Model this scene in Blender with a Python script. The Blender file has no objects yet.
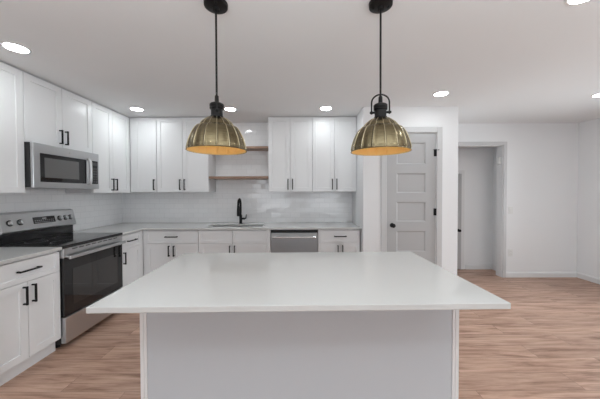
import bpy, bmesh, math, random
from mathutils import Vector, Matrix
random.seed(7)
sc = bpy.context.scene
COL = sc.collection
R = math.radians

# ------------------------------------------------------------------ dimensions
H = 2.475          # ceiling height
XL = -2.79         # left wall
XR = 4.465         # right wall
YB = 4.11          # kitchen back wall
YF = 4.21          # dining far wall
YR = -3.6          # rear wall behind the viewer
PX0, PX1, PY = 0.815, 2.03, 3.37   # pantry block
FB = 3.49          # back base cabinet fronts
FU = 3.775         # back wall cabinet fronts
LB = -2.100        # left base cabinet fronts
LU = -2.44         # left wall cabinet fronts

# ------------------------------------------------------------------ camera
cam = bpy.data.cameras.new('camera')
cam.sensor_width = 36; cam.lens = 36 * 262 / 600
cam.clip_start = 0.02; cam.shift_y = -2.7 / 600
camo = bpy.data.objects.new('camera', cam); COL.objects.link(camo)
camo.location = (0, 0, 1.385)
camo.rotation_euler = (Matrix.Rotation(R(90 - 1.0), 4, 'X') @ Matrix.Rotation(R(-0.2), 4, 'Z')).to_euler()
sc.camera = camo

# ------------------------------------------------------------------ light and exposure
w = bpy.data.worlds.new('world'); sc.world = w; w.use_nodes = True
bg = w.node_tree.nodes['Background']; bg.inputs[0].default_value = (0.86, 0.93, 1, 1); bg.inputs[1].default_value = 1.2
CAN = 50.0          # downlight lens strength
BOUNCE = 50.0  # strength of the added ceiling fill
SIDE = 44.0  # daylight strength at the added right-wall window
DAY = 16.0          # daylight through each rear window
def area(name, loc, rot, sx, sy, power, col=(1, 1, 1)):
    l = bpy.data.lights.new(name, 'AREA'); l.shape = 'RECTANGLE'; l.size = sx; l.size_y = sy
    l.energy = power; l.color = col
    o = bpy.data.objects.new(name, l); COL.objects.link(o); o.location = loc; o.rotation_euler = rot
    return o
WIN = [(-2.0, -0.35), (0.35, 2.0), (2.7, 4.1)]
for a, b in WIN:
    area('window_daylight', ((a + b) / 2, YR - 0.16, 1.3), (R(90), 0, 0), b - a, 1.5, DAY, (0.93, 0.97, 1))
area('ceiling_bounce', (0.5, 0.0, 1.9), (R(180), 0, 0), 4.2, 1.0, BOUNCE, (0.90, 0.97, 1))  # added fill lamp aimed up at the ceiling, belongs to no fixture
SWIN = (2.0, 3.45)   # unseen window added in the right wall to let in fill light
area('window_daylight', (XR + 0.16, sum(SWIN) / 2, 1.35), (R(90), 0, R(90)), SWIN[1] - SWIN[0], 1.9, SIDE, (0.9, 0.97, 1))  # daylight lamp outside the added right-wall window
sc.view_settings.view_transform = 'Standard'; sc.view_settings.look = 'None'
sc.view_settings.gamma = 1; sc.view_settings.exposure = 0.22
sc.view_settings.use_curve_mapping = False

# ------------------------------------------------------------------ materials
def mat(name, col, rough=0.5, metal=0.0, spec=0.5, emit=None, strength=0):
    m = bpy.data.materials.new(name); m.use_nodes = True
    b = m.node_tree.nodes['Principled BSDF']
    b.inputs['Base Color'].default_value = (*col, 1); b.inputs['Roughness'].default_value = rough
    b.inputs['Metallic'].default_value = metal; b.inputs['Specular IOR Level'].default_value = spec
    if emit: b.inputs['Emission Color'].default_value = (*emit, 1); b.inputs['Emission Strength'].default_value = strength
    return m
def nodes(m): return m.node_tree.nodes, m.node_tree.links, m.node_tree.nodes['Principled BSDF']
def noise_bump(m, scale, strength, dist=0.002, stretch=(1, 1, 1), rough_var=0.0):
    n, l, b = nodes(m)
    tc = n.new('ShaderNodeTexCoord'); mp = n.new('ShaderNodeMapping'); mp.inputs['Scale'].default_value = stretch
    nz = n.new('ShaderNodeTexNoise'); nz.inputs['Scale'].default_value = scale; nz.inputs['Detail'].default_value = 4
    bp = n.new('ShaderNodeBump'); bp.inputs['Strength'].default_value = strength; bp.inputs['Distance'].default_value = dist
    l.new(tc.outputs['Object'], mp.inputs[0]); l.new(mp.outputs[0], nz.inputs['Vector'])
    l.new(nz.outputs[0], bp.inputs['Height']); l.new(bp.outputs[0], b.inputs['Normal'])
    if rough_var:
        mr = n.new('ShaderNodeMapRange'); r0 = b.inputs['Roughness'].default_value
        mr.inputs['To Min'].default_value = r0 - rough_var; mr.inputs['To Max'].default_value = r0 + rough_var
        l.new(nz.outputs[0], mr.inputs[0]); l.new(mr.outputs[0], b.inputs['Roughness'])
    return m

M = {}
M['wall'] = noise_bump(mat('wall_paint', (0.87, 0.875, 0.885), 0.6, spec=0.3), 260, 0.15, 0.0006)
M['ceiling'] = noise_bump(mat('ceiling_paint', (0.87, 0.875, 0.88), 0.8, spec=0.2), 200, 0.2, 0.0008)
M['trim'] = noise_bump(mat('trim_paint', (0.80, 0.80, 0.805), 0.35), 60, 0.05, 0.0004)
M['doorpaint'] = noise_bump(mat('door_paint', (0.49, 0.49, 0.495), 0.4), 60, 0.05, 0.0004)
M['cab'] = noise_bump(mat('cabinet_lacquer', (0.85, 0.855, 0.865), 0.3), 80, 0.05, 0.0004)
M['casing'] = noise_bump(mat('door_casing_paint', (0.62, 0.62, 0.625), 0.4), 60, 0.05, 0.0004)
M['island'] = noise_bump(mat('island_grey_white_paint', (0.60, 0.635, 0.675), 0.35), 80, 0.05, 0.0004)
M['carcass'] = noise_bump(mat('cabinet_carcass', (0.72, 0.72, 0.73), 0.45), 80, 0.05, 0.0004)
M['black'] = noise_bump(mat('matte_black_metal', (0.010, 0.010, 0.011), 0.5, 0.0, 0.25), 120, 0.1, 0.0003)
M['bronze'] = noise_bump(mat('dark_bronze_metal', (0.007, 0.006, 0.006), 0.45, 0.0, 0.3), 90, 0.1, 0.0003)
M['steel'] = noise_bump(mat('brushed_steel', (0.58, 0.59, 0.60), 0.30, 1.0), 60, 0.12, 0.0004, (1, 1, 40), 0.05)
M['steeld'] = noise_bump(mat('dark_brushed_steel', (0.58, 0.585, 0.59), 0.32, 1.0), 60, 0.12, 0.0004, (1, 1, 40), 0.05)
M['glassblack'] = noise_bump(mat('black_glass', (0.010, 0.010, 0.011), 0.06, spec=0.6), 3, 0.02, 0.0005)
M['ovenwin'] = noise_bump(mat('oven_window_glass', (0.02, 0.019, 0.019), 0.05, spec=1.0), 3, 0.02, 0.0005)
M['microwin'] = noise_bump(mat('microwave_window_mesh', (0.13, 0.13, 0.13), 0.15, spec=0.7), 900, 0.2, 0.0004)
M['blackpl'] = noise_bump(mat('black_enamel', (0.015, 0.015, 0.016), 0.35), 200, 0.1, 0.0003)
M['grey'] = noise_bump(mat('grey_print', (0.35, 0.35, 0.36), 0.5), 200, 0.1, 0.0002)
M['plate'] = noise_bump(mat('white_plastic', (0.82, 0.82, 0.81), 0.35), 200, 0.05, 0.0002)
M['gold'] = noise_bump(mat('gold_lining', (0.92, 0.66, 0.27), 0.5, 0.15), 40, 0.1, 0.0005, rough_var=0.05)
M['lens'] = mat('lit_lens', (1, 1, 1), 0.5, emit=(0.93, 0.985, 1.0), strength=CAN)
M['bulb'] = mat('frosted_bulb', (0.85, 0.8, 0.7), 0.3, emit=(1.0, 0.72, 0.42), strength=2.6)
# quartz
m = mat('white_quartz', (0.80, 0.80, 0.795), 0.10, spec=0.5); n, l, b = nodes(m)
tc = n.new('ShaderNodeTexCoord'); nz = n.new('ShaderNodeTexNoise'); nz.inputs['Scale'].default_value = 3.2; nz.inputs['Detail'].default_value = 8
cr = n.new('ShaderNodeValToRGB'); cr.color_ramp.elements[0].color = (0.63, 0.63, 0.62, 1); cr.color_ramp.elements[1].color = (0.655, 0.655, 0.645, 1)
l.new(tc.outputs['Object'], nz.inputs['Vector']); l.new(nz.outputs[0], cr.inputs[0]); l.new(cr.outputs[0], b.inputs['Base Color'])
M['quartz'] = m
# antique brass
m = mat('antique_brass', (0.5, 0.4, 0.24), 0.24, 1.0); n, l, b = nodes(m)
tc = n.new('ShaderNodeTexCoord'); mp = n.new('ShaderNodeMapping'); mp.inputs['Scale'].default_value = (5, 5, 40)
nz = n.new('ShaderNodeTexNoise'); nz.inputs['Scale'].default_value = 4; nz.inputs['Detail'].default_value = 5
cr = n.new('ShaderNodeValToRGB'); cr.color_ramp.elements[0].color = (0.155, 0.125, 0.072, 1); cr.color_ramp.elements[1].color = (0.225, 0.185, 0.112, 1)
cr.color_ramp.elements[0].position = 0.3; cr.color_ramp.elements[1].position = 0.7
l.new(tc.outputs['Object'], mp.inputs[0]); l.new(mp.outputs[0], nz.inputs['Vector']); l.new(nz.outputs[0], cr.inputs[0]); l.new(cr.outputs[0], b.inputs['Base Color'])
M['brass'] = m
M['brasslight'] = noise_bump(mat('worn_brass_edge', (0.50, 0.43, 0.29), 0.28, 1.0), 40, 0.05, 0.0003)  # lighter brass puts the ridge highlights into the rib colour
M['sinksteel'] = noise_bump(mat('sink_steel', (0.22, 0.22, 0.225), 0.4, 1.0), 60, 0.1, 0.0003)
# shelf wood
m = mat('walnut_shelf', (0.3, 0.18, 0.12), 0.4); n, l, b = nodes(m)
tc = n.new('ShaderNodeTexCoord'); mp = n.new('ShaderNodeMapping'); mp.inputs['Scale'].default_value = (2, 25, 25)
nz = n.new('ShaderNodeTexNoise'); nz.inputs['Scale'].default_value = 3; nz.inputs['Detail'].default_value = 6
cr = n.new('ShaderNodeValToRGB'); cr.color_ramp.elements[0].color = (0.22, 0.12, 0.08, 1); cr.color_ramp.elements[1].color = (0.42, 0.28, 0.20, 1)
l.new(tc.outputs['Object'], mp.inputs[0]); l.new(mp.outputs[0], nz.inputs['Vector']); l.new(nz.outputs[0], cr.inputs[0]); l.new(cr.outputs[0], b.inputs['Base Color'])
M['shelf'] = m
# subway tile (glossy white)
m = mat('glossy_white_tile', (0.72, 0.72, 0.72), 0.09, spec=0.6); n, l, b = nodes(m)
tc = n.new('ShaderNodeTexCoord'); sx = n.new('ShaderNodeSeparateXYZ'); ad = n.new('ShaderNodeMath'); ad.operation = 'ADD'
cb = n.new('ShaderNodeCombineXYZ'); bt = n.new('ShaderNodeTexBrick')
bt.inputs['Scale'].default_value = 1; bt.inputs['Brick Width'].default_value = 0.152; bt.inputs['Row Height'].default_value = 0.076
bt.inputs['Mortar Size'].default_value = 0.0018; bt.inputs['Mortar Smooth'].default_value = 0.3
bt.inputs['Color1'].default_value = (0.87, 0.87, 0.88, 1); bt.inputs['Color2'].default_value = (0.90, 0.90, 0.91, 1); bt.inputs['Mortar'].default_value = (0.76, 0.76, 0.77, 1)
l.new(tc.outputs['Object'], sx.inputs[0]); l.new(sx.outputs[0], ad.inputs[0]); l.new(sx.outputs[1], ad.inputs[1])
l.new(ad.outputs[0], cb.inputs[0]); l.new(sx.outputs[2], cb.inputs[1]); l.new(cb.outputs[0], bt.inputs['Vector'])
l.new(bt.outputs['Color'], b.inputs['Base Color'])
nz = n.new('ShaderNodeTexNoise'); nz.inputs['Scale'].default_value = 9; nz.inputs['Detail'].default_value = 1
l.new(tc.outputs['Object'], nz.inputs['Vector'])
mx = n.new('ShaderNodeMath'); mx.operation = 'MULTIPLY_ADD'; mx.inputs[1].default_value = -0.6
l.new(bt.outputs['Fac'], mx.inputs[0]); l.new(nz.outputs[0], mx.inputs[2])
bp = n.new('ShaderNodeBump'); bp.inputs['Strength'].default_value = 0.5; bp.inputs['Distance'].default_value = 0.0016
l.new(mx.outputs[0], bp.inputs['Height']); l.new(bp.outputs[0], b.inputs['Normal'])
wn = n.new('ShaderNodeTexWhiteNoise'); wn.noise_dimensions = '3D'
bt2 = n.new('ShaderNodeTexBrick')
for k_, v_ in (('Scale', 1), ('Brick Width', 0.152), ('Row Height', 0.076), ('Mortar Size', 0.0)): bt2.inputs[k_].default_value = v_
bt2.inputs['Color1'].default_value = (0, 0, 0, 1); bt2.inputs['Color2'].default_value = (1, 1, 1, 1)
l.new(cb.outputs[0], bt2.inputs['Vector']); l.new(bt2.outputs['Color'], wn.inputs['Vector'])
v1 = n.new('ShaderNodeVectorMath'); v1.operation = 'SUBTRACT'; v1.inputs[1].default_value = (0.5, 0.5, 0.5); l.new(wn.outputs['Color'], v1.inputs[0])
v2 = n.new('ShaderNodeVectorMath'); v2.operation = 'SCALE'; v2.inputs['Scale'].default_value = 0.05; l.new(v1.outputs[0], v2.inputs[0])
v3 = n.new('ShaderNodeVectorMath'); v3.operation = 'ADD'; l.new(v2.outputs[0], v3.inputs[0]); l.new(bp.outputs[0], v3.inputs[1])
v4 = n.new('ShaderNodeVectorMath'); v4.operation = 'NORMALIZE'; l.new(v3.outputs[0], v4.inputs[0]); l.new(v4.outputs[0], b.inputs['Normal'])
M['tile'] = m
# plank floor
m = mat('plank_floor', (0.4, 0.25, 0.2), 0.42, spec=0.4); n, l, b = nodes(m)
tc = n.new('ShaderNodeTexCoord'); bt = n.new('ShaderNodeTexBrick'); bt.offset = 0.37; bt.offset_frequency = 2
bt.inputs['Scale'].default_value = 1; bt.inputs['Brick Width'].default_value = 1.22; bt.inputs['Row Height'].default_value = 0.18
bt.inputs['Mortar Size'].default_value = 0.0012; bt.inputs['Color1'].default_value = (0, 0, 0, 1); bt.inputs['Color2'].default_value = (1, 1, 1, 1)
bt.inputs['Mortar'].default_value = (0.5, 0.5, 0.5, 1)
l.new(tc.outputs['Object'], bt.inputs['Vector'])
# shift the grain per plank
sc1 = n.new('ShaderNodeVectorMath'); sc1.operation = 'SCALE'; sc1.inputs['Scale'].default_value = 9.0
l.new(bt.outputs['Color'], sc1.inputs[0])
av = n.new('ShaderNodeVectorMath'); av.operation = 'ADD'; l.new(tc.outputs['Object'], av.inputs[0]); l.new(sc1.outputs[0], av.inputs[1])
mp = n.new('ShaderNodeMapping'); mp.inputs['Scale'].default_value = (1.1, 11, 1); l.new(av.outputs[0], mp.inputs[0])
nz = n.new('ShaderNodeTexNoise'); nz.inputs['Scale'].default_value = 1.6; nz.inputs['Detail'].default_value = 7; nz.inputs['Roughness'].default_value = 0.62; nz.inputs['Distortion'].default_value = 0.7
l.new(mp.outputs[0], nz.inputs['Vector'])
mpf = n.new('ShaderNodeMapping'); mpf.inputs['Scale'].default_value = (2.2, 34, 1); l.new(av.outputs[0], mpf.inputs[0])
nzf = n.new('ShaderNodeTexNoise'); nzf.inputs['Scale'].default_value = 1.5; nzf.inputs['Detail'].default_value = 6; nzf.inputs['Roughness'].default_value = 0.7; nzf.inputs['Distortion'].default_value = 0.4
l.new(mpf.outputs[0], nzf.inputs['Vector'])
mixn = n.new('ShaderNodeMath'); mixn.operation = 'MULTIPLY_ADD'; mixn.inputs[1].default_value = 0.55
sbn = n.new('ShaderNodeMath'); sbn.operation = 'MULTIPLY_ADD'; sbn.inputs[1].default_value = 0.75; sbn.inputs[2].default_value = -0.15
l.new(nz.outputs[0], sbn.inputs[0]); l.new(nzf.outputs[0], mixn.inputs[0]); l.new(sbn.outputs[0], mixn.inputs[2])
cr = n.new('ShaderNodeValToRGB'); e = cr.color_ramp.elements
e[0].position = 0.30; e[0].color = (0.21, 0.105, 0.068, 1); e[1].position = 0.72; e[1].color = (0.70, 0.48, 0.375, 1)
q = e.new(0.46); q.color = (0.47, 0.29, 0.21, 1); q = e.new(0.56); q.color = (0.57, 0.37, 0.28, 1)
l.new(mixn.outputs[0], cr.inputs[0])
hs = n.new('ShaderNodeHueSaturation'); mr = n.new('ShaderNodeMapRange'); mr.inputs['To Min'].default_value = 0.93; mr.inputs['To Max'].default_value = 1.07
l.new(bt.outputs['Color'], mr.inputs[0]); l.new(mr.outputs[0], hs.inputs['Value']); l.new(cr.outputs[0], hs.inputs['Color'])
mm = n.new('ShaderNodeMix'); mm.data_type = 'RGBA'; mm.inputs['B'].default_value = (0.17, 0.10, 0.075, 1)
l.new(bt.outputs['Fac'], mm.inputs['Factor']); l.new(hs.outputs[0], mm.inputs['A']); l.new(mm.outputs['Result'], b.inputs['Base Color'])
bp = n.new('ShaderNodeBump'); bp.inputs['Strength'].default_value = 0.25; bp.inputs['Distance'].default_value = 0.001
l.new(nz.outputs[0], bp.inputs['Height']); l.new(bp.outputs[0], b.inputs['Normal'])
M['floor'] = m
# window pane
m = bpy.data.materials.new('window_glass'); m.use_nodes = True; n = m.node_tree.nodes; l = m.node_tree.links
n.remove(n['Principled BSDF']); tr = n.new('ShaderNodeBsdfTransparent'); gl = n.new('ShaderNodeBsdfGlossy'); gl.inputs['Roughness'].default_value = 0.02
fr = n.new('ShaderNodeFresnel'); fr.inputs[0].default_value = 1.45; ms = n.new('ShaderNodeMixShader')
l.new(fr.outputs[0], ms.inputs[0]); l.new(tr.outputs[0], ms.inputs[1]); l.new(gl.outputs[0], ms.inputs[2]); l.new(ms.outputs[0], n['Material Output'].inputs[0])
M['pane'] = m

# ------------------------------------------------------------------ helpers
class MB:
    def __init__(s): s.bm = bmesh.new()
    def box(s, x0, x1, y0, y1, z0, z1):
        if x0 > x1: x0, x1 = x1, x0
        if y0 > y1: y0, y1 = y1, y0
        v = [s.bm.verts.new(p) for p in ((x0,y0,z0),(x1,y0,z0),(x1,y1,z0),(x0,y1,z0),(x0,y0,z1),(x1,y0,z1),(x1,y1,z1),(x0,y1,z1))]
        for f in ((3,2,1,0),(4,5,6,7),(0,1,5,4),(1,2,6,5),(2,3,7,6),(3,0,4,7)): s.bm.faces.new([v[i] for i in f])
        return s
    def prism(s, pts, axis, a, b):
        """extrude the 2D outline pts along axis from a to b"""
        def P(p, t):
            return {'x': (t, p[0], p[1]), 'y': (p[0], t, p[1]), 'z': (p[0], p[1], t)}[axis]
        A = [s.bm.verts.new(P(p, a)) for p in pts]; B = [s.bm.verts.new(P(p, b)) for p in pts]
        k = len(pts)
        s.bm.faces.new(A[::-1]); s.bm.faces.new(B)
        for i in range(k): s.bm.faces.new((A[i], A[(i+1) % k], B[(i+1) % k], B[i]))
        return s
    def tube(s, pts, r, seg=14, cap=True, closed=False):
        pts = [Vector(p) for p in pts]; rings = []
        rs = r if isinstance(r, (list, tuple)) else [r] * len(pts)
        up = None
        for i, p in enumerate(pts):
            a = pts[i-1] if i > 0 else (pts[-1] if closed else p)
            c = pts[i+1] if i < len(pts)-1 else (pts[0] if closed else p)
            d = (c - a).normalized()
            if up is None: up = Vector((0, 0, 1)) if abs(d.z) < 0.9 else Vector((1, 0, 0))
            u = (up - d * up.dot(d)).normalized(); v = d.cross(u); up = u
            rings.append([s.bm.verts.new(p + (u * math.cos(2*math.pi*k/seg) + v * math.sin(2*math.pi*k/seg)) * rs[i]) for k in range(seg)])
        m = len(rings)
        for i in range(m if closed else m - 1):
            A, B = rings[i], rings[(i+1) % m]
            for k in range(seg): s.bm.faces.new((A[k], A[(k+1) % seg], B[(k+1) % seg], B[k]))
        if cap and not closed: s.bm.faces.new(rings[0][::-1]); s.bm.faces.new(rings[-1])
        return s
    def lathe(s, prof, seg=48, flute=None, o=(0, 0, 0)):
        rings = []
        for (r, z) in prof:
            ring = []
            for k in range(seg):
                t = 2*math.pi*k/seg; q = r * (flute(t, z) if flute else 1)
                ring.append(s.bm.verts.new((o[0] + q*math.cos(t), o[1] + q*math.sin(t), o[2] + z)))
            rings.append(ring)
        for A, B in zip(rings, rings[1:]):
            for k in range(seg): s.bm.faces.new((A[k], A[(k+1) % seg], B[(k+1) % seg], B[k]))
        return s, rings
    def solid(s, prof, seg=48, o=(0, 0, 0)):
        _, r = s.lathe(prof, seg, None, o); s.bm.faces.new(r[0][::-1]); s.bm.faces.new(r[-1]); return s
    def xform(s, mtx): bmesh.ops.transform(s.bm, matrix=mtx, verts=s.bm.verts); return s
    def build(s, name, material, parent=None, bevel=0, smooth=False, fix=True):
        if fix: bmesh.ops.recalc_face_normals(s.bm, faces=s.bm.faces)
        me = bpy.data.meshes.new(name); s.bm.to_mesh(me); s.bm.free()
        for mm_ in (material if isinstance(material, list) else [material]): me.materials.append(mm_)
        if smooth:
            for p in me.polygons: p.use_smooth = True
            me.set_sharp_from_angle(angle=R(35))
        o = bpy.data.objects.new(name, me); COL.objects.link(o); o.parent = parent
        if bevel:
            b = o.modifiers.new('bevel', 'BEVEL'); b.width = bevel; b.segments = 2; b.limit_method = 'ANGLE'; b.angle_limit = R(40)
            if not smooth:
                b.harden_normals = False
        return o
def tag(o, label, cat, group=None):
    o['label'] = label; o['category'] = cat
    if group: o['group'] = group
    return o
def thing(name, label, cat, loc=(0, 0, 0), rz=0, group=None):
    o = bpy.data.objects.new(name, None); COL.objects.link(o); o.location = loc; o.rotation_euler = (0, 0, rz)
    o.empty_display_size = 0.1
    return tag(o, label, cat, group)
def struct(o): o['kind'] = 'structure'; return o
def cells(mb, xs, ys, keep, z0, z1):
    """solid slab over the grid cells for which keep(i, j)"""
    V = {}
    def v(i, j, k):
        if (i, j, k) not in V: V[(i, j, k)] = mb.bm.verts.new((xs[i], ys[j], (z0, z1)[k]))
        return V[(i, j, k)]
    nx, ny = len(xs)-1, len(ys)-1
    K = lambda i, j: 0 <= i < nx and 0 <= j < ny and keep(i, j)
    for i in range(nx):
        for j in range(ny):
            if not K(i, j): continue
            mb.bm.faces.new((v(i,j,1), v(i+1,j,1), v(i+1,j+1,1), v(i,j+1,1)))
            mb.bm.faces.new((v(i,j+1,0), v(i+1,j+1,0), v(i+1,j,0), v(i,j,0)))
            if not K(i, j-1): mb.bm.faces.new((v(i,j,0), v(i+1,j,0), v(i+1,j,1), v(i,j,1)))
            if not K(i, j+1): mb.bm.faces.new((v(i+1,j+1,0), v(i,j+1,0), v(i,j+1,1), v(i+1,j+1,1)))
            if not K(i-1, j): mb.bm.faces.new((v(i,j+1,0), v(i,j,0), v(i,j,1), v(i,j+1,1)))
            if not K(i+1, j): mb.bm.faces.new((v(i+1,j,0), v(i+1,j+1,0), v(i+1,j+1,1), v(i+1,j,1)))
    return mb

# ------------------------------------------------------------------ room shell
T = 0.12
struct(MB().box(XL - T, XR + T, YR - T, 6.6, -0.1, 0).build('floor', M['floor']))
struct(MB().box(XL - T, XR + T, YR - T, 6.6, H, H + 0.1).build('ceiling', M['ceiling']))
struct(MB().box(XL - T, XL, YR - T, YB + T, 0, H).build('wall_left', M['wall']))
struct(MB().box(XL, PX0, YB, YB + T, 0, H).build('wall_back', M['wall']))
s0, s1 = SWIN
struct(MB().box(XR, XR + T, YR - T, s0, 0, H).box(XR, XR + T, s1, YF, 0, H).box(XR, XR + T, s0, s1, 2.15, H).box(XR, XR + T, s0, s1, 0, 0.35).build('wall_right', M['wall']))
fr = MB(); s = 0.05; xa, xb = XR + 0.03, XR + 0.09; sm = (s0 + s1) / 2
fr.box(xa, xb, s0, s0+s, 0.35, 2.15).box(xa, xb, s1-s, s1, 0.35, 2.15).box(xa, xb, s0+s, s1-s, 0.35, 0.4).box(xa, xb, s0+s, s1-s, 2.1, 2.15).box(xa+0.005, xb-0.005, sm-0.03, sm+0.03, 0.4, 2.1)
f = struct(fr.build('window_4', M['trim']))  # frame of the unseen window added for fill
MB().box(XR + 0.058, XR + 0.062, s0+s, s1-s, 0.4, 2.1).build('window_pane', M['pane'], f)
# pantry block with a doorway in its front
DX0, DX1, DZ = 1.106, 1.756, 2.148
mb = MB()
mb.box(PX0, DX0, PY, PY + T, 0, H).box(DX1, PX1, PY, PY + T, 0, H).box(DX0, DX1, PY, PY + T, DZ, H)
mb.box(PX0, PX0 + T, PY + T, YB + T, 0, H).box(PX1 - T, PX1, PY + T, YF + T, 0, H)
mb.box(PX0 + T, PX1 - T, YF, YF + T, 0, H)
struct(mb.build('wall_pantry', M['wall']))
# far wall with the hall opening
OX0, OX1, OZ = 2.46, 3.260, 2.130
mb = MB(); mb.box(PX1, OX0, YF, YF + T, 0, H).box(OX1, XR + T, YF, YF + T, 0, H).box(OX0, OX1, YF, YF + T, OZ, H)
struct(mb.build('wall_far', M['wall']))
# little hall behind
HY = 4.66
mb = MB(); mb.box(2.2, 3.5 + T, HY, HY + T, 0, H); struct(mb.build('wall_hall_back', M['wall']))
struct(MB().box(3.43, 3.43 + T, YF + T, HY, 0, H).build('wall_hall_right', M['wall']))
struct(MB().box(2.2 - T, 2.2, YF + T, HY + T, 0, H).build('wall_hall_left', M['wall']))
# rear wall with three windows
mb = MB(); xs = [XL]
for a, b in WIN: xs += [a, b]
xs.append(XR)
for i in range(0, len(xs), 2): mb.box(xs[i], xs[i+1], YR - T, YR, 0, H)
for a, b in WIN: mb.box(a, b, YR - T, YR, 0, 0.55).box(a, b, YR - T, YR, 2.05, H)
struct(mb.build('wall_rear', M['wall']))
for k, (a, b) in enumerate(WIN):
    fr = MB(); s = 0.05
    fr.box(a, a+s, YR-0.09, YR-0.03, 0.55, 2.05).box(b-s, b, YR-0.09, YR-0.03, 0.55, 2.05).box(a+s, b-s, YR-0.09, YR-0.03, 0.55, 0.6).box(a+s, b-s, YR-0.09, YR-0.03, 2.0, 2.05)
    c = (a + b) / 2; fr.box(c-0.02, c+0.02, YR-0.08, YR-0.04, 0.6, 2.0).box(a+s, b-s, YR-0.079, YR-0.041, 1.28, 1.32)
    f = struct(fr.build('window_%d' % (k+1), M['trim']))
    MB().box(a+s, b-s, YR-0.062, YR-0.058, 0.6, 2.0).build('window_pane', M['pane'], f)
# baseboards
def base_profile(mb, ax, a, b, face, sgn):
    # ax 'x' runs along X on plane Y=face, protruding sgn
    pts = [(face, 0.0), (face + sgn*0.016, 0.0), (face + sgn*0.016, 0.062), (face + sgn*0.010, 0.078), (face, 0.085)]
    if ax == 'x': mb.prism(pts, 'x', a, b)
    else: mb.prism(pts, 'y', a, b)
    return mb
struct(base_profile(MB(), 'x', 3.314, XR, YF, -1).build('baseboard_far', M['trim']))
struct(base_profile(MB(), 'y', YR, YF - 0.018, XR, -1).build('baseboard_right', M['trim']))
mb = MB(); base_profile(mb, 'x', 1.826, PX1, PY, -1); base_profile(mb, 'y', PY, YF, PX1, 1)
struct(mb.build('baseboard_pantry', M['trim']))
struct(base_profile(MB(), 'x', 2.95, 3.43, HY, -1).build('baseboard_hall', M['trim']))
struct(base_profile(MB(), 'y', YF + T + 0.004, HY - 0.018, 3.43, -1).build('baseboard_hall_right', M['trim']))
# casings
def casing(name, x0, x1, z, y, sgn, wd=0.070, left=True, m='trim'):
    """flat casing around opening x0..x1 up to z on plane y"""
    mb = MB(); a, b = y, y + sgn*0.016
    if left: mb.box(x0 - wd, x0, a, b, 0, z + wd)
    mb.box(x1, x1 + wd, a, b, 0, z + wd)
    mb.box(x0, x1, a, b, z, z + wd)
    return struct(mb.build(name, M[m], bevel=0.003))
casing('trim_1', DX0 + 0.004, DX1 - 0.004, DZ - 0.004, PY, -1, m='casing')
casing('trim_2', OX0, OX1, OZ, YF, -1, 0.052, m='casing')
# jamb lining of the hall opening
mb = MB(); mb.box(OX1 - 0.012, OX1, YF, YF + T, 0, OZ - 0.012).box(OX0, OX0 + 0.012, YF, YF + T, 0, OZ - 0.012).box(OX0, OX1, YF, YF + T, OZ - 0.012, OZ)
struct(mb.build('trim_3', M['trim']))
MBj = MB(); MBj.box(DX0, DX0 + 0.01, PY, PY + T, 0, DZ - 0.01).box(DX1 - 0.01, DX1, PY, PY + T, 0, DZ - 0.01).box(DX0, DX1, PY, PY + T, DZ - 0.01, DZ)
struct(MBj.build('trim_4', M['trim']))

# ---- five panel pantry door
def panel_door(x0, x1, z0, z1, y, thick, rails, stile):
    """rails: list of (za, zb) of the open panels"""
    mb = MB()
    mb.box(x0, x0 + stile, y, y + thick, z0, z1).box(x1 - stile, x1, y, y + thick, z0, z1)
    zs = [z0] + [q for p in rails for q in p] + [z1]
    for i in range(0, len(zs), 2): mb.box(x0 + stile, x1 - stile, y, y + thick, zs[i], zs[i+1])
    for (a, b) in rails:
        s = 0.016; X0, X1 = x0 + stile, x1 - stile
        v = lambda x, yy, z: mb.bm.verts.new((x, yy, z))
        o = [v(X0, y, a), v(X1, y, a), v(X1, y, b), v(X0, y, b)]
        i_ = [v(X0+s, y+0.012, a+s), v(X1-s, y+0.012, a+s), v(X1-s, y+0.012, b-s), v(X0+s, y+0.012, b-s)]
        r1 = s + 0.004; r2 = s + 0.022
        for k in range(4): mb.bm.faces.new((o[k], o[(k+1) % 4], i_[(k+1) % 4], i_[k]))
        mb.bm.faces.new(i_)
        mb.box(X0, X1, y + 0.02, y + thick - 0.004, a, b)
    return mb
door = panel_door(DX0 + 0.013, DX1 - 0.013, 0.012, DZ - 0.013, PY + 0.004, 0.036,
                  [(0.20, 0.50), (0.61, 0.88), (1.0, 1.255), (1.37, 1.625), (1.74, 2.02)], 0.125).build('door_1', M['doorpaint'], fix=True)
struct(door)
kb = MB(); kb.solid([(0.029, 0), (0.029, 0.004), (0.024, 0.008), (0.010, 0.010), (0.009, 0.030), (0.018, 0.036), (0.027, 0.046), (0.027, 0.056), (0.018, 0.064), (0.006, 0.066)], 32)
kb.xform(Matrix.Translation((DX0 + 0.013 + 0.068, PY + 0.004, 0.955)) @ Matrix.Rotation(R(90), 4, 'X'))
k_ = kb.build('door_knob', M['black'], door, smooth=True); k_['label'] = 'round matte black door knob'
for z in (1.885, 1.125, 0.25):
    hb = MB(); hb.tube([(DX1 - 0.010, PY - 0.006, z - 0.045), (DX1 - 0.010, PY - 0.006, z + 0.045)], 0.0075, 12)
    hb.box(DX1 - 0.036, DX1 - 0.012, PY + 0.001, PY + 0.004, z - 0.045, z + 0.045)
    if z > 1.5:
        hb.tube([(DX1 - 0.01, PY - 0.006, z + 0.035), (DX1 - 0.055, PY - 0.03, z + 0.035)], 0.004, 8)
        hb.tube([(DX1 - 0.01, PY - 0.006, z + 0.035), (DX1 + 0.022, PY - 0.025, z + 0.035)], 0.004, 8)
    hh = hb.build('hinge', M['black'], door); hh['label'] = 'matte black door hinge'
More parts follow.
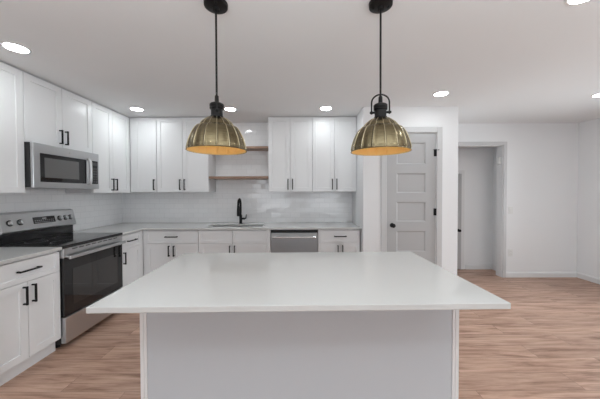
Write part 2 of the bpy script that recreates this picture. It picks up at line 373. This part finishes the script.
# ---- low hall door, only its right edge shows
hd = panel_door(2.30, 2.852, 0.012, 1.70, HY - 0.034, 0.03, [(0.15, 0.85), (0.98, 1.58)], 0.09).build('door_2', M['doorpaint']); struct(hd)
kb = MB(); kb.solid([(0.024, 0), (0.024, 0.004), (0.010, 0.010), (0.009, 0.028), (0.024, 0.042), (0.022, 0.054), (0.006, 0.058)], 24)
kb.xform(Matrix.Translation((2.80, HY - 0.034, 0.70)) @ Matrix.Rotation(R(90), 4, 'X')); kb.build('door_knob', M['black'], hd, smooth=True)
casing('trim_5', 2.296, 2.858, 1.706, HY, -1, 0.06)

# ---- wall plates
def wall_plate(name, label, cat, x, z, kind):
    t = thing(name, label, cat, (x, YF, z))
    MB().box(-0.036, 0.036, -0.006, 0, -0.058, 0.058).build('cover_plate', M['plate'], t, bevel=0.002)
    if kind == 'switch':
        MB().box(-0.017, 0.017, -0.010, -0.006, -0.034, 0.034).build('rocker', M['plate'], t, bevel=0.002)
    else:
        for s in (-1, 1):
            o = MB(); o.box(-0.016, 0.016, -0.008, -0.006, s*0.022 - 0.014, s*0.022 + 0.014); s1 = o.build('socket', M['plate'], t, bevel=0.002)
            q = MB(); q.box(-0.008, -0.005, -0.0086, -0.008, s*0.022 - 0.004, s*0.022 + 0.006).box(0.005, 0.008, -0.0086, -0.008, s*0.022 - 0.004, s*0.022 + 0.006); q.build('slot', M['grey'], s1)
    return t
wall_plate('light_switch', 'small white light switch plate on the far wall right of the hall opening', 'light switch', 3.385, 1.085, 'switch')
wall_plate('wall_outlet', 'small white wall outlet low on the far wall below the light switch', 'outlet', 3.39, 0.40, 'outlet')
ch = MB().box(-0.028, 0, 0.0, 0.07, 0, 0.11).build('door_chime', M['plate'], None, bevel=0.006)  # small white box on the right jamb
ch.location = (OX1 - 0.012, YF + 0.03, 1.83)
tag(ch, 'small white box high on the right side of the hall opening', 'chime box')

# ------------------------------------------------------------------ cabinets (front at y=0 facing -y, body behind)
def shaker(x0, x1, z0, z1, fr=0.057, th=0.019):
    mb = MB(); v = lambda x, y, z: mb.bm.verts.new((x, y, z)); F = mb.bm.faces.new
    c = lambda s, y: [v(x0+s, y, z0+s), v(x1-s, y, z0+s), v(x1-s, y, z1-s), v(x0+s, y, z1-s)]
    bk, ed, ft, i0, i1 = c(0, th), c(0, 0.0015), c(0.0015, 0), c(fr, 0), c(fr + 0.002, 0.009)
    for A, B in ((bk, ed), (ed, ft), (ft, i0), (i0, i1)):
        for k in range(4): F((A[k], A[(k+1) % 4], B[(k+1) % 4], B[k]))
    F(i1); F(bk[::-1])
    return mb
def handle_v(x, z0, z1, parent):
    mb = MB(); mb.box(x-0.006, x+0.006, -0.036, -0.024, z0, z1)
    mb.box(x-0.006, x+0.006, -0.026, 0, z0 + 0.002, z0 + 0.014).box(x-0.006, x+0.006, -0.026, 0, z1 - 0.014, z1 - 0.002)
    h = mb.build('handle', M['black'], parent, bevel=0.0015); h['label'] = 'matte black bar handle'; return h
def handle_h(x0, x1, z, parent):
    mb = MB(); mb.box(x0, x1, -0.036, -0.024, z-0.006, z+0.006)
    mb.box(x0 + 0.002, x0 + 0.014, -0.026, 0, z-0.006, z+0.006).box(x1 - 0.014, x1 - 0.002, -0.026, 0, z-0.006, z+0.006)
    h = mb.build('handle', M['black'], parent, bevel=0.0015); h['label'] = 'matte black bar handle'; return h
TH = 0.019
def upper(label, loc, rz, width, z0, doors, depth=0.33, lo=None, hi=None, hz=(0.03, 0.185), fill=(0, 0)):
    """doors: list of (x0, x1, handle x or None); fill = filler strips left/right of the doors"""
    t = thing('wall_cabinet', label, 'wall cabinet', loc, rz, 'white shaker wall cabinets')
    lo = 0 if lo is None else lo; hi = width if hi is None else hi
    z1 = H - 0.014
    b = MB(); b.box(lo, hi, TH + 0.002, depth, z0, z1)
    b.build('body', M['carcass'], t)
    for a, c in (fill,) if fill != (0, 0) else ():
        MB().box(a, c, 0.004, TH + 0.002, z0, z1).build('filler_strip', M['cab'], t)
    # thin scribe moulding up to the ceiling
    MB().box(lo, hi, 0.030, depth, z1, H).build('top_moulding', M['carcass'], t)
    for (a, c, h) in doors:
        d = shaker(a + 0.0024, c - 0.0024, z0 + 0.0015, z1 - 0.003).build('door', M['cab'], t)
        if h is not None: handle_v(h, z0 + hz[0], z0 + hz[1], d)
    return t
RZ = R(90)
# left wall, local x = world Y
upper('tall white wall cabinet left of the microwave at the photo\'s left edge', (LU, 1.83, 0), RZ, 0.50, 1.385, [(0, 0.50, 0.03)])
upper('short white two-door wall cabinet directly above the microwave', (LU, 2.332, 0), RZ, 0.762, 1.846, [(0, 0.373, 0.340), (0.373, 0.762, 0.404)], hz=(0.035, 0.18))
upper('white two-door wall cabinet on the left wall between the microwave and the room corner', (LU, 3.096, 0), RZ, 0.66, 1.385,
      [(0, 0.333, 0.300), (0.333, 0.666, 0.366)], hi=YB - 0.01 - 3.096, fill=(0.666, 0.677))
# back wall, local x = world X
def ub(label, x0, x1, doors, fill=(0, 0), lo=None):
    return upper(label, (x0, FU, 0), 0, x1 - x0, 1.392, doors, depth=YB - FU - 0.002, fill=fill, lo=lo)
ub('narrow white single-door wall cabinet on the back wall, in the room corner', -2.395, -2.062, [(0, 0.333, 0.30)], fill=(-0.043, -0.001), lo=-0.043)
ub('white two-door wall cabinet on the back wall just left of the wooden shelves', -2.06, -1.317, [(0, 0.3715, 0.339), (0.3715, 0.743, 0.404)])
ub('white two-door wall cabinet on the back wall just right of the wooden shelves', -0.455, 0.178, [(0, 0.3165, 0.284), (0.3165, 0.633, 0.349)])
ub('white two-door wall cabinet on the back wall next to the pantry wall', 0.180, 0.812, [(0, 0.316, 0.284), (0.316, 0.632, 0.348)])

ZC, ZT = 0.889, 0.915   # underside and top of the worktops
def base(label, loc, rz, width, doors, drawers, depth=0.60, hi=None, hollow=False, fill=None, toe=None):
    t = thing('base_cabinet', label, 'base cabinet', loc, rz, 'white shaker base cabinets')
    hi = width if hi is None else hi
    b = MB(); y0 = TH + 0.002; top = ZC - 0.002
    if not hollow: b.box(0, hi, y0, depth, 0.10, top)
    else:
        b.box(0, hi, y0, depth, 0.10, 0.60).box(0, 0.018, y0, depth, 0.60, top).box(hi - 0.018, hi, y0, depth, 0.60, top)
        b.box(0.018, hi - 0.018, y0, y0 + 0.018, 0.60, top).box(0.018, hi - 0.018, depth - 0.012, depth, 0.60, top)
    b.build('body', M['carcass'], t)
    MB().box(0, hi if toe is None else toe, 0.055, 0.073, 0, 0.10).build('toe_kick', M['cab'], t)
    for f in fill or (): MB().box(f[0], f[1], 0.003, y0, 0.10, top).build('filler_strip', M['cab'], t)
    for (a, c, h) in doors:
        d = shaker(a + 0.0024, c - 0.0024, 0.112, 0.704).build('door', M['cab'], t)
        if h is not None: handle_v(h, 0.535, 0.678, d)
    for (a, c, h) in drawers:
        d = shaker(a + 0.0024, c - 0.0024, 0.708, 0.874, 0.038).build('drawer', M['cab'], t)
        if h: handle_h((a + c)/2 - 0.083, (a + c)/2 + 0.083, 0.797, d)
    return t
base('white base cabinet with one drawer and two doors at the photo\'s left edge', (LB, 1.735, 0), RZ, 0.545,
     [(0, 0.2725, 0.238), (0.2725, 0.545, 0.304)], [(0, 0.545, True)], depth=0.67)
base('narrow white base cabinet with drawer and door, between the range and the corner', (LB, 3.052, 0), RZ, 0.39,
     [(0, 0.39, 0.045)], [(0, 0.39, True)], depth=0.67, hi=YB - 0.01 - 3.052, fill=[(0.39, 0.436)], toe=0.436)
def bb(label, x0, x1, doors, drawers, **k):
    return base(label, (x0, FB, 0), 0, x1 - x0, doors, drawers, depth=YB - FB - 0.01, **k)
bb('white base cabinet with a wide drawer on the back wall, left of the sink', -2.07, -1.362, [(0, 0.354, 0.321), (0.354, 0.708, 0.387)], [(0, 0.708, True)], fill=[(-0.029, 0)])
bb('white sink base cabinet with two blank drawer fronts below the black faucet', -1.36, -0.398, [(0, 0.455, 0.423), (0.455, 0.91, 0.487)],
   [(0, 0.455, False), (0.455, 0.91, False)], hollow=True, fill=[(0.91, 0.962)])
bb('white base cabinet with drawer right of the dishwasher beside the pantry wall', 0.243, 0.80, [(0.025, 0.291, 0.26), (0.291, 0.557, 0.322)], [(0.025, 0.557, True)], fill=[(0, 0.025)])

# ------------------------------------------------------------------ worktops
CF = FB - 0.028; CL = LB + 0.022
xs = [XL + 0.002, CL, -1.285, -0.525, PX0 - 0.002]; ys = [3.050, CF, 3.615, 3.885, YB - 0.002]
mb = cells(MB(), xs, ys, lambda i, j: (i == 0) or (j > 0 and not (i == 2 and j == 2)), ZC, ZT)
o = mb.build('countertop', M['quartz'], bevel=0.003)
tag(o, 'L-shaped white quartz worktop with the sink along the back wall', 'countertop')
o = MB().box(XL + 0.002, CL, 1.72, 2.280, ZC, ZT).build('countertop', M['quartz'], bevel=0.003)
tag(o, 'short white quartz worktop in front of the range at the left edge', 'countertop')

# sink
t = thing('kitchen_sink', 'stainless undermount sink set in the back worktop under the faucet', 'sink', (-0.905, 3.75, 0))
mb = MB(); x0, x1, y0, y1, zb = -0.379, 0.379, -0.134, 0.134, 0.68
mb.box(x0-0.004, x1+0.004, y0-0.004, y1+0.004, zb-0.004, zb).box(x0-0.004, x0, y0-0.004, y1+0.004, zb, ZC-0.001).box(x1, x1+0.004, y0-0.004, y1+0.004, zb, ZC-0.001)
mb.box(x0, x1, y0-0.004, y0, zb, ZC-0.001).box(x0, x1, y1, y1+0.004, zb, ZC-0.001)
mb.build('basin', M['sinksteel'], t)
MB().solid([(0.04, zb), (0.04, zb+0.002), (0.03, zb+0.003)], 24).build('drain', M['steeld'], t)

# faucet
t = thing('kitchen_faucet', 'matte black single-lever pull-down faucet behind the sink', 'faucet', (-0.897, 3.955, ZT))
MB().solid([(0.027, 0), (0.027, 0.006), (0.022, 0.012), (0.021, 0.12), (0.019, 0.13), (0.013, 0.14), (0.012, 0.16)], 28).build('body', M['black'], t, smooth=True)
pts = [(0, 0, 0.15), (0, 0, 0.285)] + [(0, -0.075 + 0.075*math.cos(a), 0.285 + 0.085*math.sin(a)) for a in [math.pi*k/12 for k in range(1, 12)]] + [(0, -0.15, 0.285)]
MB().tube(pts, 0.0155, 16).build('spout', M['black'], t, smooth=True)
MB().solid([(0.020, 0.125), (0.022, 0.13), (0.021, 0.22), (0.016, 0.285)], 24, o=(0, -0.15, 0)).build('spray_head', M['black'], t, smooth=True)
mb = MB(); mb.tube([(0.018, 0, 0.075), (0.062, 0, 0.075)], 0.015, 18); mb.tube([(0.062, 0, 0.075), (0.078, -0.005, 0.08), (0.088, -0.01, 0.14)], [0.011, 0.009, 0.006], 12)
mb.build('lever', M['black'], t, smooth=True)

# ------------------------------------------------------------------ tile backsplash
mb = MB(); e = 0.007
def zplane(mb, runs, yb):   # boxes on back wall
    for (a, b, z0, z1) in runs: mb.box(a, b, yb - e, yb, z0, z1)
zplane(mb, [(XL + e, -1.317, ZT + 0.001, 1.39), (-1.315, -0.457, ZT + 0.001, H - 0.002), (-0.455, PX0 - 0.001, ZT + 0.001, 1.39)], YB - 0.0005)
tag(mb.build('tile_backsplash', M['tile']), 'glossy white subway tile backsplash on the back wall behind sink and shelves', 'backsplash')
mb = MB(); x = XL + 0.0005
mb.box(x, x + e, 1.72, 2.330, ZT + 0.001, 1.383).box(x, x + e, 2.330, 3.094, ZT + 0.001, 1.426).box(x, x + e, 3.094, YB - 0.0005, ZT + 0.001, 1.383)
tag(mb.build('tile_backsplash', M['tile']), 'glossy white subway tile backsplash on the left wall behind the range', 'backsplash')

# ------------------------------------------------------------------ floating shelves
for (z0, z1, yf, lab) in ((2.032, 2.064, 3.86, 'upper walnut shelf between the back wall cabinets, partly behind the left pendant'),
                          (1.586, 1.618, 3.782, 'lower walnut shelf between the back wall cabinets above the faucet')):
    o = MB().box(-0.429, 0.429, -(YB - 0.009 - yf), 0, 0, z1 - z0).build('floating_shelf', M['shelf'], bevel=0.0015)
    o.location = (-0.886, YB - 0.009, z0); tag(o, lab, 'shelf', 'walnut floating shelves')

# ------------------------------------------------------------------ dishwasher
t = thing('dishwasher', 'stainless steel dishwasher built in right of the sink', 'dishwasher', (-0.393, FB, 0))
W = 0.631
MB().box(0, W, 0.03, 0.56, 0.10, ZC - 0.004).build('body', M['blackpl'], t)
MB().box(0.004, W - 0.004, -0.006, 0.028, 0.11, 0.842).build('door', M['steeld'], t, bevel=0.003)
MB().box(0.004, W - 0.004, -0.002, 0.028, 0.846, 0.872).build('control_strip', M['blackpl'], t, bevel=0.002)
mb = MB(); mb.tube([(0.03, -0.042, 0.79), (W - 0.03, -0.042, 0.79)], 0.012, 16).box(0.035, 0.055, -0.032, -0.006, 0.777, 0.798).box(W-0.055, W-0.035, -0.032, -0.006, 0.777, 0.798)
mb.build('handle', mat('polished_steel', (0.75, 0.75, 0.75), 0.18, 1.0), t, smooth=True)
MB().box(0, W, 0.06, 0.075, 0, 0.10).build('toe_kick', M['blackpl'], t)

# ------------------------------------------------------------------ range (front faces +X; local -y front, local x = world Y)
t = thing('electric_range', 'stainless steel electric range with black glass cooktop on the left wall', 'range', (-2.068, 2.285, 0), RZ)
W = 0.762
MB().box(0.002, W - 0.002, 0.045, 0.68, 0.045, 0.895).build('body', M['blackpl'], t)
for x in (0.05, W-0.05):
    for y in (0.12, 0.62): MB().solid([(0.02, 0), (0.02, 0.045)], 16, o=(x, y, 0)).build('foot', M['blackpl'], t)

MB().box(0.0, W, 0.0, 0.59, 0.896, 0.924).build('cooktop', M['glassblack'], t, bevel=0.004)
# burner rings drawn on the glass
mb = MB()
for (x, y, r) in ((0.2, 0.16, 0.11), (0.56, 0.16, 0.09), (0.2, 0.44, 0.08), (0.56, 0.44, 0.10), (0.38, 0.5, 0.05)):
    mb.lathe([(r - 0.0015, 0.9243), (r, 0.9245), (r + 0.0015, 0.9243)], 40, None, (x, y, 0))
mb.build('burner_rings', M['grey'], t)
MB().box(0.0, W, 0.006, 0.044, 0.812, 0.894).build('front_strip', M['steel'], t, bevel=0.003)
mb = MB()
for k in range(8): mb.box(0.09 + k*0.075, 0.145 + k*0.075, 0.0045, 0.0065, 0.874, 0.882)
mb.build('vent_slots', M['blackpl'], t)
d = MB().box(0.003, W - 0.003, 0.006, 0.044, 0.290, 0.806).build('oven_door', M['glassblack'], t, bevel=0.003)
MB().box(0.09, W - 0.09, 0.0045, 0.0065, 0.37, 0.70).build('oven_window', M['ovenwin'], d)
mb = MB(); mb.box(0.012, W - 0.012, -0.045, -0.026, 0.800, 0.832)
for x in (0.03, W - 0.055): mb.box(x, x + 0.025, -0.028, 0.012, 0.806, 0.826)
mb.build('handle', M['steel'], d, bevel=0.007)
MB().box(0.003, W - 0.003, 0.0, 0.044, 0.055, 0.284).build('storage_drawer', M['steel'], t, bevel=0.004)
# backguard
bk = MB().prism([(0.577, 0.925), (0.711, 0.925), (0.711, 1.203), (0.605, 1.203), (0.575, 1.192), (0.537, 1.035), (0.543, 1.022), (0.579, 1.016)], 'x', 0, W).build('backguard', M['steel'], t, bevel=0.002)
MB().box(0.012, W - 0.012, 0.569, 0.577, 0.926, 1.016).build('lower_panel', M['glassblack'], bk)
# control face is tilted: point on face at height z
def fy(z): return 0.537 + (z - 1.035) / (1.192 - 1.035) * 0.038
tilt = math.atan2(0.038, 0.157)
def on_face(mb, x, z): mb.xform(Matrix.Translation((x, fy(z), z)) @ Matrix.Rotation(-tilt, 4, 'X')); return mb
on_face(MB().box(-0.115, 0.115, -0.002, 0.002, -0.033, 0.033), 0.40, 1.113).build('display', M['glassblack'], bk, bevel=0.001)
mb = MB()
for r in range(2):
    for c in range(10): mb.box(-0.100 + c*0.0205, -0.088 + c*0.0205, -0.0028, -0.002, -0.024 + r*0.018, -0.018 + r*0.018)
mb.box(-0.022, 0.022, -0.0028, -0.002, 0.008, 0.022)
on_face(mb, 0.40, 1.113).build('display_marks', M['grey'], bk)
for x in (0.075, 0.165, 0.57, 0.635, 0.70):
    mb = MB(); mb.solid([(0.028, 0), (0.028, 0.004), (0.0215, 0.006), (0.0205, 0.010), (0.020, 0.024), (0.018, 0.028)], 28); mb.box(-0.004, 0.004, -0.021, 0.021, 0.028, 0.036)
    mb.xform(Matrix.Translation((x, fy(1.112), 1.112)) @ Matrix.Rotation(R(90) - tilt, 4, 'X'))
    kn = mb.build('knob', [M['steel'], M['blackpl']], bk, smooth=True)
    for p in kn.data.polygons:
        if p.index < 84: p.material_index = 1
lg = MB().solid([(0.010, 0), (0.010, 0.0015)], 20).xform(Matrix.Translation((0.40, fy(1.17), 1.17)) @ Matrix.Rotation(R(90) - tilt, 4, 'X')).build('round_badge', M['steeld'], bk)

# ------------------------------------------------------------------ microwave
t = thing('microwave_oven', 'stainless over-the-range microwave with dark window below the short cabinet', 'microwave', (-2.37, 2.333, 0), RZ)
W = 0.762; Z0, Z1 = 1.434, 1.840
MB().box(0, W, 0.028, 0.40, Z0 + 0.004, Z1).build('body', M['blackpl'], t)
MB().prism([(0.034, Z0 + 0.004), (0.40, Z0 + 0.004), (0.40, Z0 - 0.006), (0.05, Z0 - 0.006)], 'x', 0.005, W - 0.005).build('underside', M['steeld'], t)
d = MB().box(0, W, 0, 0.027, Z0, Z1).build('door', M['steel'], t, bevel=0.004)
MB().box(0.062, 0.578, -0.002, 0.004, 1.488, 1.752).build('window_frame', M['glassblack'], d, bevel=0.001)
MB().box(0.102, 0.48, -0.003, 0.0, 1.530, 1.715).build('window', M['microwin'], d)
MB().box(0.625, 0.742, -0.002, 0.004, 1.488, 1.752).build('control_panel', M['glassblack'], d, bevel=0.001)
mb = MB()
for r in range(6):
    for c in range(3): mb.box(0.637 + c*0.034, 0.661 + c*0.034, -0.0028, -0.002, 1.502 + r*0.030, 1.520 + r*0.030)
mb.box(0.637, 0.729, -0.0028, -0.002, 1.700, 1.735)
mb.build('keypad', mat('keypad_grey', (0.06, 0.06, 0.065), 0.4), d)
pts = [(0.600, 0.0, 1.480), (0.600, -0.026, 1.488), (0.600, -0.034, 1.52), (0.600, -0.036, 1.62), (0.600, -0.034, 1.72), (0.600, -0.026, 1.755), (0.600, 0.0, 1.763)]
MB().tube(pts, 0.0145, 12).build('handle', M['steel'], d, smooth=True)
MB().solid([(0.012, 0), (0.012, 0.0015)], 24).xform(Matrix.Translation((0.38, 0, 1.797)) @ Matrix.Rotation(R(90), 4, 'X')).build('round_badge', M['steeld'], d)

# ------------------------------------------------------------------ island
IX0, IX1, IY0, IY1 = -0.889, 0.880, 1.081, 2.04
t = thing('kitchen_island', 'large white kitchen island with a plain panelled front in the foreground', 'kitchen island', (0, 0, 0))
BY = 1.385; bx0, bx1 = -0.852, 0.852
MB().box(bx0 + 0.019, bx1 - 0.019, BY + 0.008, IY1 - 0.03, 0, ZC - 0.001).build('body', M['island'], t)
for a, c in ((bx0, bx0 + 0.0185), (bx1 - 0.0185, bx1)):
    MB().box(a, c, BY, IY1 - 0.03, 0, ZC - 0.001).build('end_panel', M['cab'], t, bevel=0.0012)
for a, c in ((bx0 + 0.019, bx0 + 0.034), (bx1 - 0.034, bx1 - 0.019)):
    MB().box(a, c, BY + 0.002, BY + 0.0078, 0, ZC - 0.001).build('edge_strip', M['cab'], t, bevel=0.001)
t.location = (0, 1.56, 0); t.rotation_euler = (0, 0, R(0.9))
for c in t.children: c.matrix_parent_inverse = Matrix.Translation((0, -1.56, 0))
o = MB().box(IX0, IX1, IY0 - 1.56, IY1 - 1.56, ZC, ZT).build('countertop', M['quartz'], bevel=0.0025)
o.location = (0, 1.56, 0); o.rotation_euler = (0, 0, R(0.9))
tag(o, 'wide white quartz island worktop overhanging towards the viewer', 'countertop')

# ------------------------------------------------------------------ pendants
FL = 16
def shade_profile():
    return [(0.040, 0.192), (0.052, 0.187), (0.066, 0.177), (0.080, 0.166), (0.090, 0.155), (0.0945, 0.146), (0.0950, 0.141), (0.104, 0.139), (0.112, 0.134), (0.122, 0.123),
            (0.135, 0.102), (0.146, 0.078), (0.1545, 0.052), (0.160, 0.030), (0.163, 0.014), (0.1633, 0.006), (0.169, 0.0)]
def pendant(label, x, y, z, yaw, dy=0):
    t = thing('pendant_light', label, 'pendant light', (x, y, z), yaw)
    def fl(tt, zz):
        k = 1.0 if 0.01 < zz < 0.144 else 0.35 if zz <= 0.01 else 0.5
        return 1 + k * (0.040 * abs(math.cos(tt * FL / 2)) ** 22 - 0.012 + 0.022 * abs(math.sin(tt * FL / 2)) ** 0.7)
    mb = MB(); pr = shade_profile(); mb.lathe(pr, FL * 20, fl)
    s = mb.build('shade', M['brass'], t, smooth=True)
    for p in s.data.polygons: p.use_smooth = True
    s.data.set_sharp_from_angle(angle=R(70))
    for k in range(FL):
        tt = 2 * math.pi * k / FL; rr = [q for q in pr if 0.004 < q[1] < 0.188]
        rb = MB(); rb.tube([((r * fl(tt, zz) + 0.0005) * math.cos(tt), (r * fl(tt, zz) + 0.0005) * math.sin(tt), zz) for r, zz in rr], 0.0022, 8)
        rb.build('rib', M['brasslight'], s, smooth=True)
    mb = MB(); mb.lathe([(max(r - 0.004, 0.01), zz - 0.003 if zz > 0.01 else zz) for r, zz in pr], FL * 20, fl)
    inn = mb.build('shade_lining', M['gold'], t, smooth=True); inn['label'] = 'warm gold inner lining'
    mb = MB()
    mb.solid([(0.037, 0.188), (0.037, 0.200), (0.033, 0.204), (0.033, 0.240), (0.040, 0.243), (0.040, 0.249), (0.037, 0.252), (0.040, 0.255), (0.040, 0.268), (0.034, 0.274), (0.012, 0.283), (0.011, 0.315), (0.009, 0.32)], 36)
    mb.build('socket_cap', M['bronze'], t, smooth=True)
    # bail: an arch over the cap
    hw = 0.050; zt = 0.325
    pts = [(-hw, 0, 0.218), (-hw, 0, 0.285)] + [(-hw*math.cos(a), 0, 0.285 + 0.046*math.sin(a)) for a in [math.pi*k/12 for k in range(1, 12)]] + [(hw, 0, 0.285), (hw, 0, 0.218)]
    b = MB(); b.tube(pts, 0.0045, 10)
    for sgn in (-1, 1): b.tube([(sgn*0.033, 0, 0.228), (sgn*0.060, 0, 0.228)], 0.007, 12)
    b.build('bail', M['bronze'], t, smooth=True)
    top = H - z
    MB().tube([(0, 0, 0.31), (0, 0, top - 0.02)], 0.0058, 12).build('rod', M['bronze'], t, smooth=True)
    c = MB().solid([(0.018, top - 0.040), (0.020, top - 0.028), (0.056, top - 0.024), (0.066, top - 0.018), (0.067, top - 0.0005)], 48).build('canopy', M['bronze'], t, smooth=True)
    for sgn in (-1, 1):
        MB().solid([(0.004, top - 0.032), (0.0065, top - 0.030), (0.0065, top - 0.022)], 14, o=(sgn*0.042, 0, 0)).build('screw', M['black'], c, smooth=True)
    mb = MB(); mb.solid([(0.013, 0.180), (0.013, 0.150), (0.020, 0.125), (0.029, 0.100), (0.030, 0.082), (0.024, 0.064), (0.010, 0.053), (0.002, 0.052)][::-1], 24)
    mb.build('bulb', M['bulb'], t, smooth=True)
    return t
pendant('fluted antique brass dome pendant over the island, left of the two', -0.481, 1.53, 1.627, R(107))
pendant('fluted antique brass dome pendant over the island, right of the two', 0.469, 1.53, 1.619, R(-8))

# ------------------------------------------------------------------ recessed lights
def downlight(label, x, y):
    t = thing('recessed_downlight', label, 'ceiling light', (x, y, H), 0, 'round recessed ceiling lights')
    mb = MB(); mb.lathe([(0.068, -0.0005), (0.068, -0.006), (0.080, -0.005), (0.084, -0.0005)], 40); mb.build('trim_ring', M['plate'], t, smooth=True)
    MB().solid([(0.0675, -0.004), (0.0675, -0.0005)], 40).build('lens', M['lens'], t)
    return t
for lab, x, y in (
    ('round recessed ceiling light above the tall cabinet at the left edge', -2.12, 1.98),
    ('round recessed ceiling light near the back left corner of the kitchen', -2.118, 3.425),
    ('round recessed ceiling light above the sink, just right of the left pendant', -0.906, 3.44),
    ('round recessed ceiling light above the cabinets right of the shelves', 0.34, 3.425),
    ('round recessed ceiling light in front of the pantry door wall', 1.57, 2.928),
    ('round recessed ceiling light at the right edge, halfway to the far wall', 3.40, 2.967),
    ('round recessed ceiling light cut by the top right edge of the photo', 1.584, 1.47),
    ('round recessed ceiling light behind the viewer on the left', -2.108, -0.4),
    ('round recessed ceiling light behind the viewer left of centre', -0.7, -0.4),
    ('round recessed ceiling light behind the viewer right of centre', 0.7, -0.4),
    ('round recessed ceiling light behind the viewer on the right', 2.2, -0.4),
    ('round recessed ceiling light out of view over the dining area', 3.40, 1.47)):
    downlight(lab, x, y)
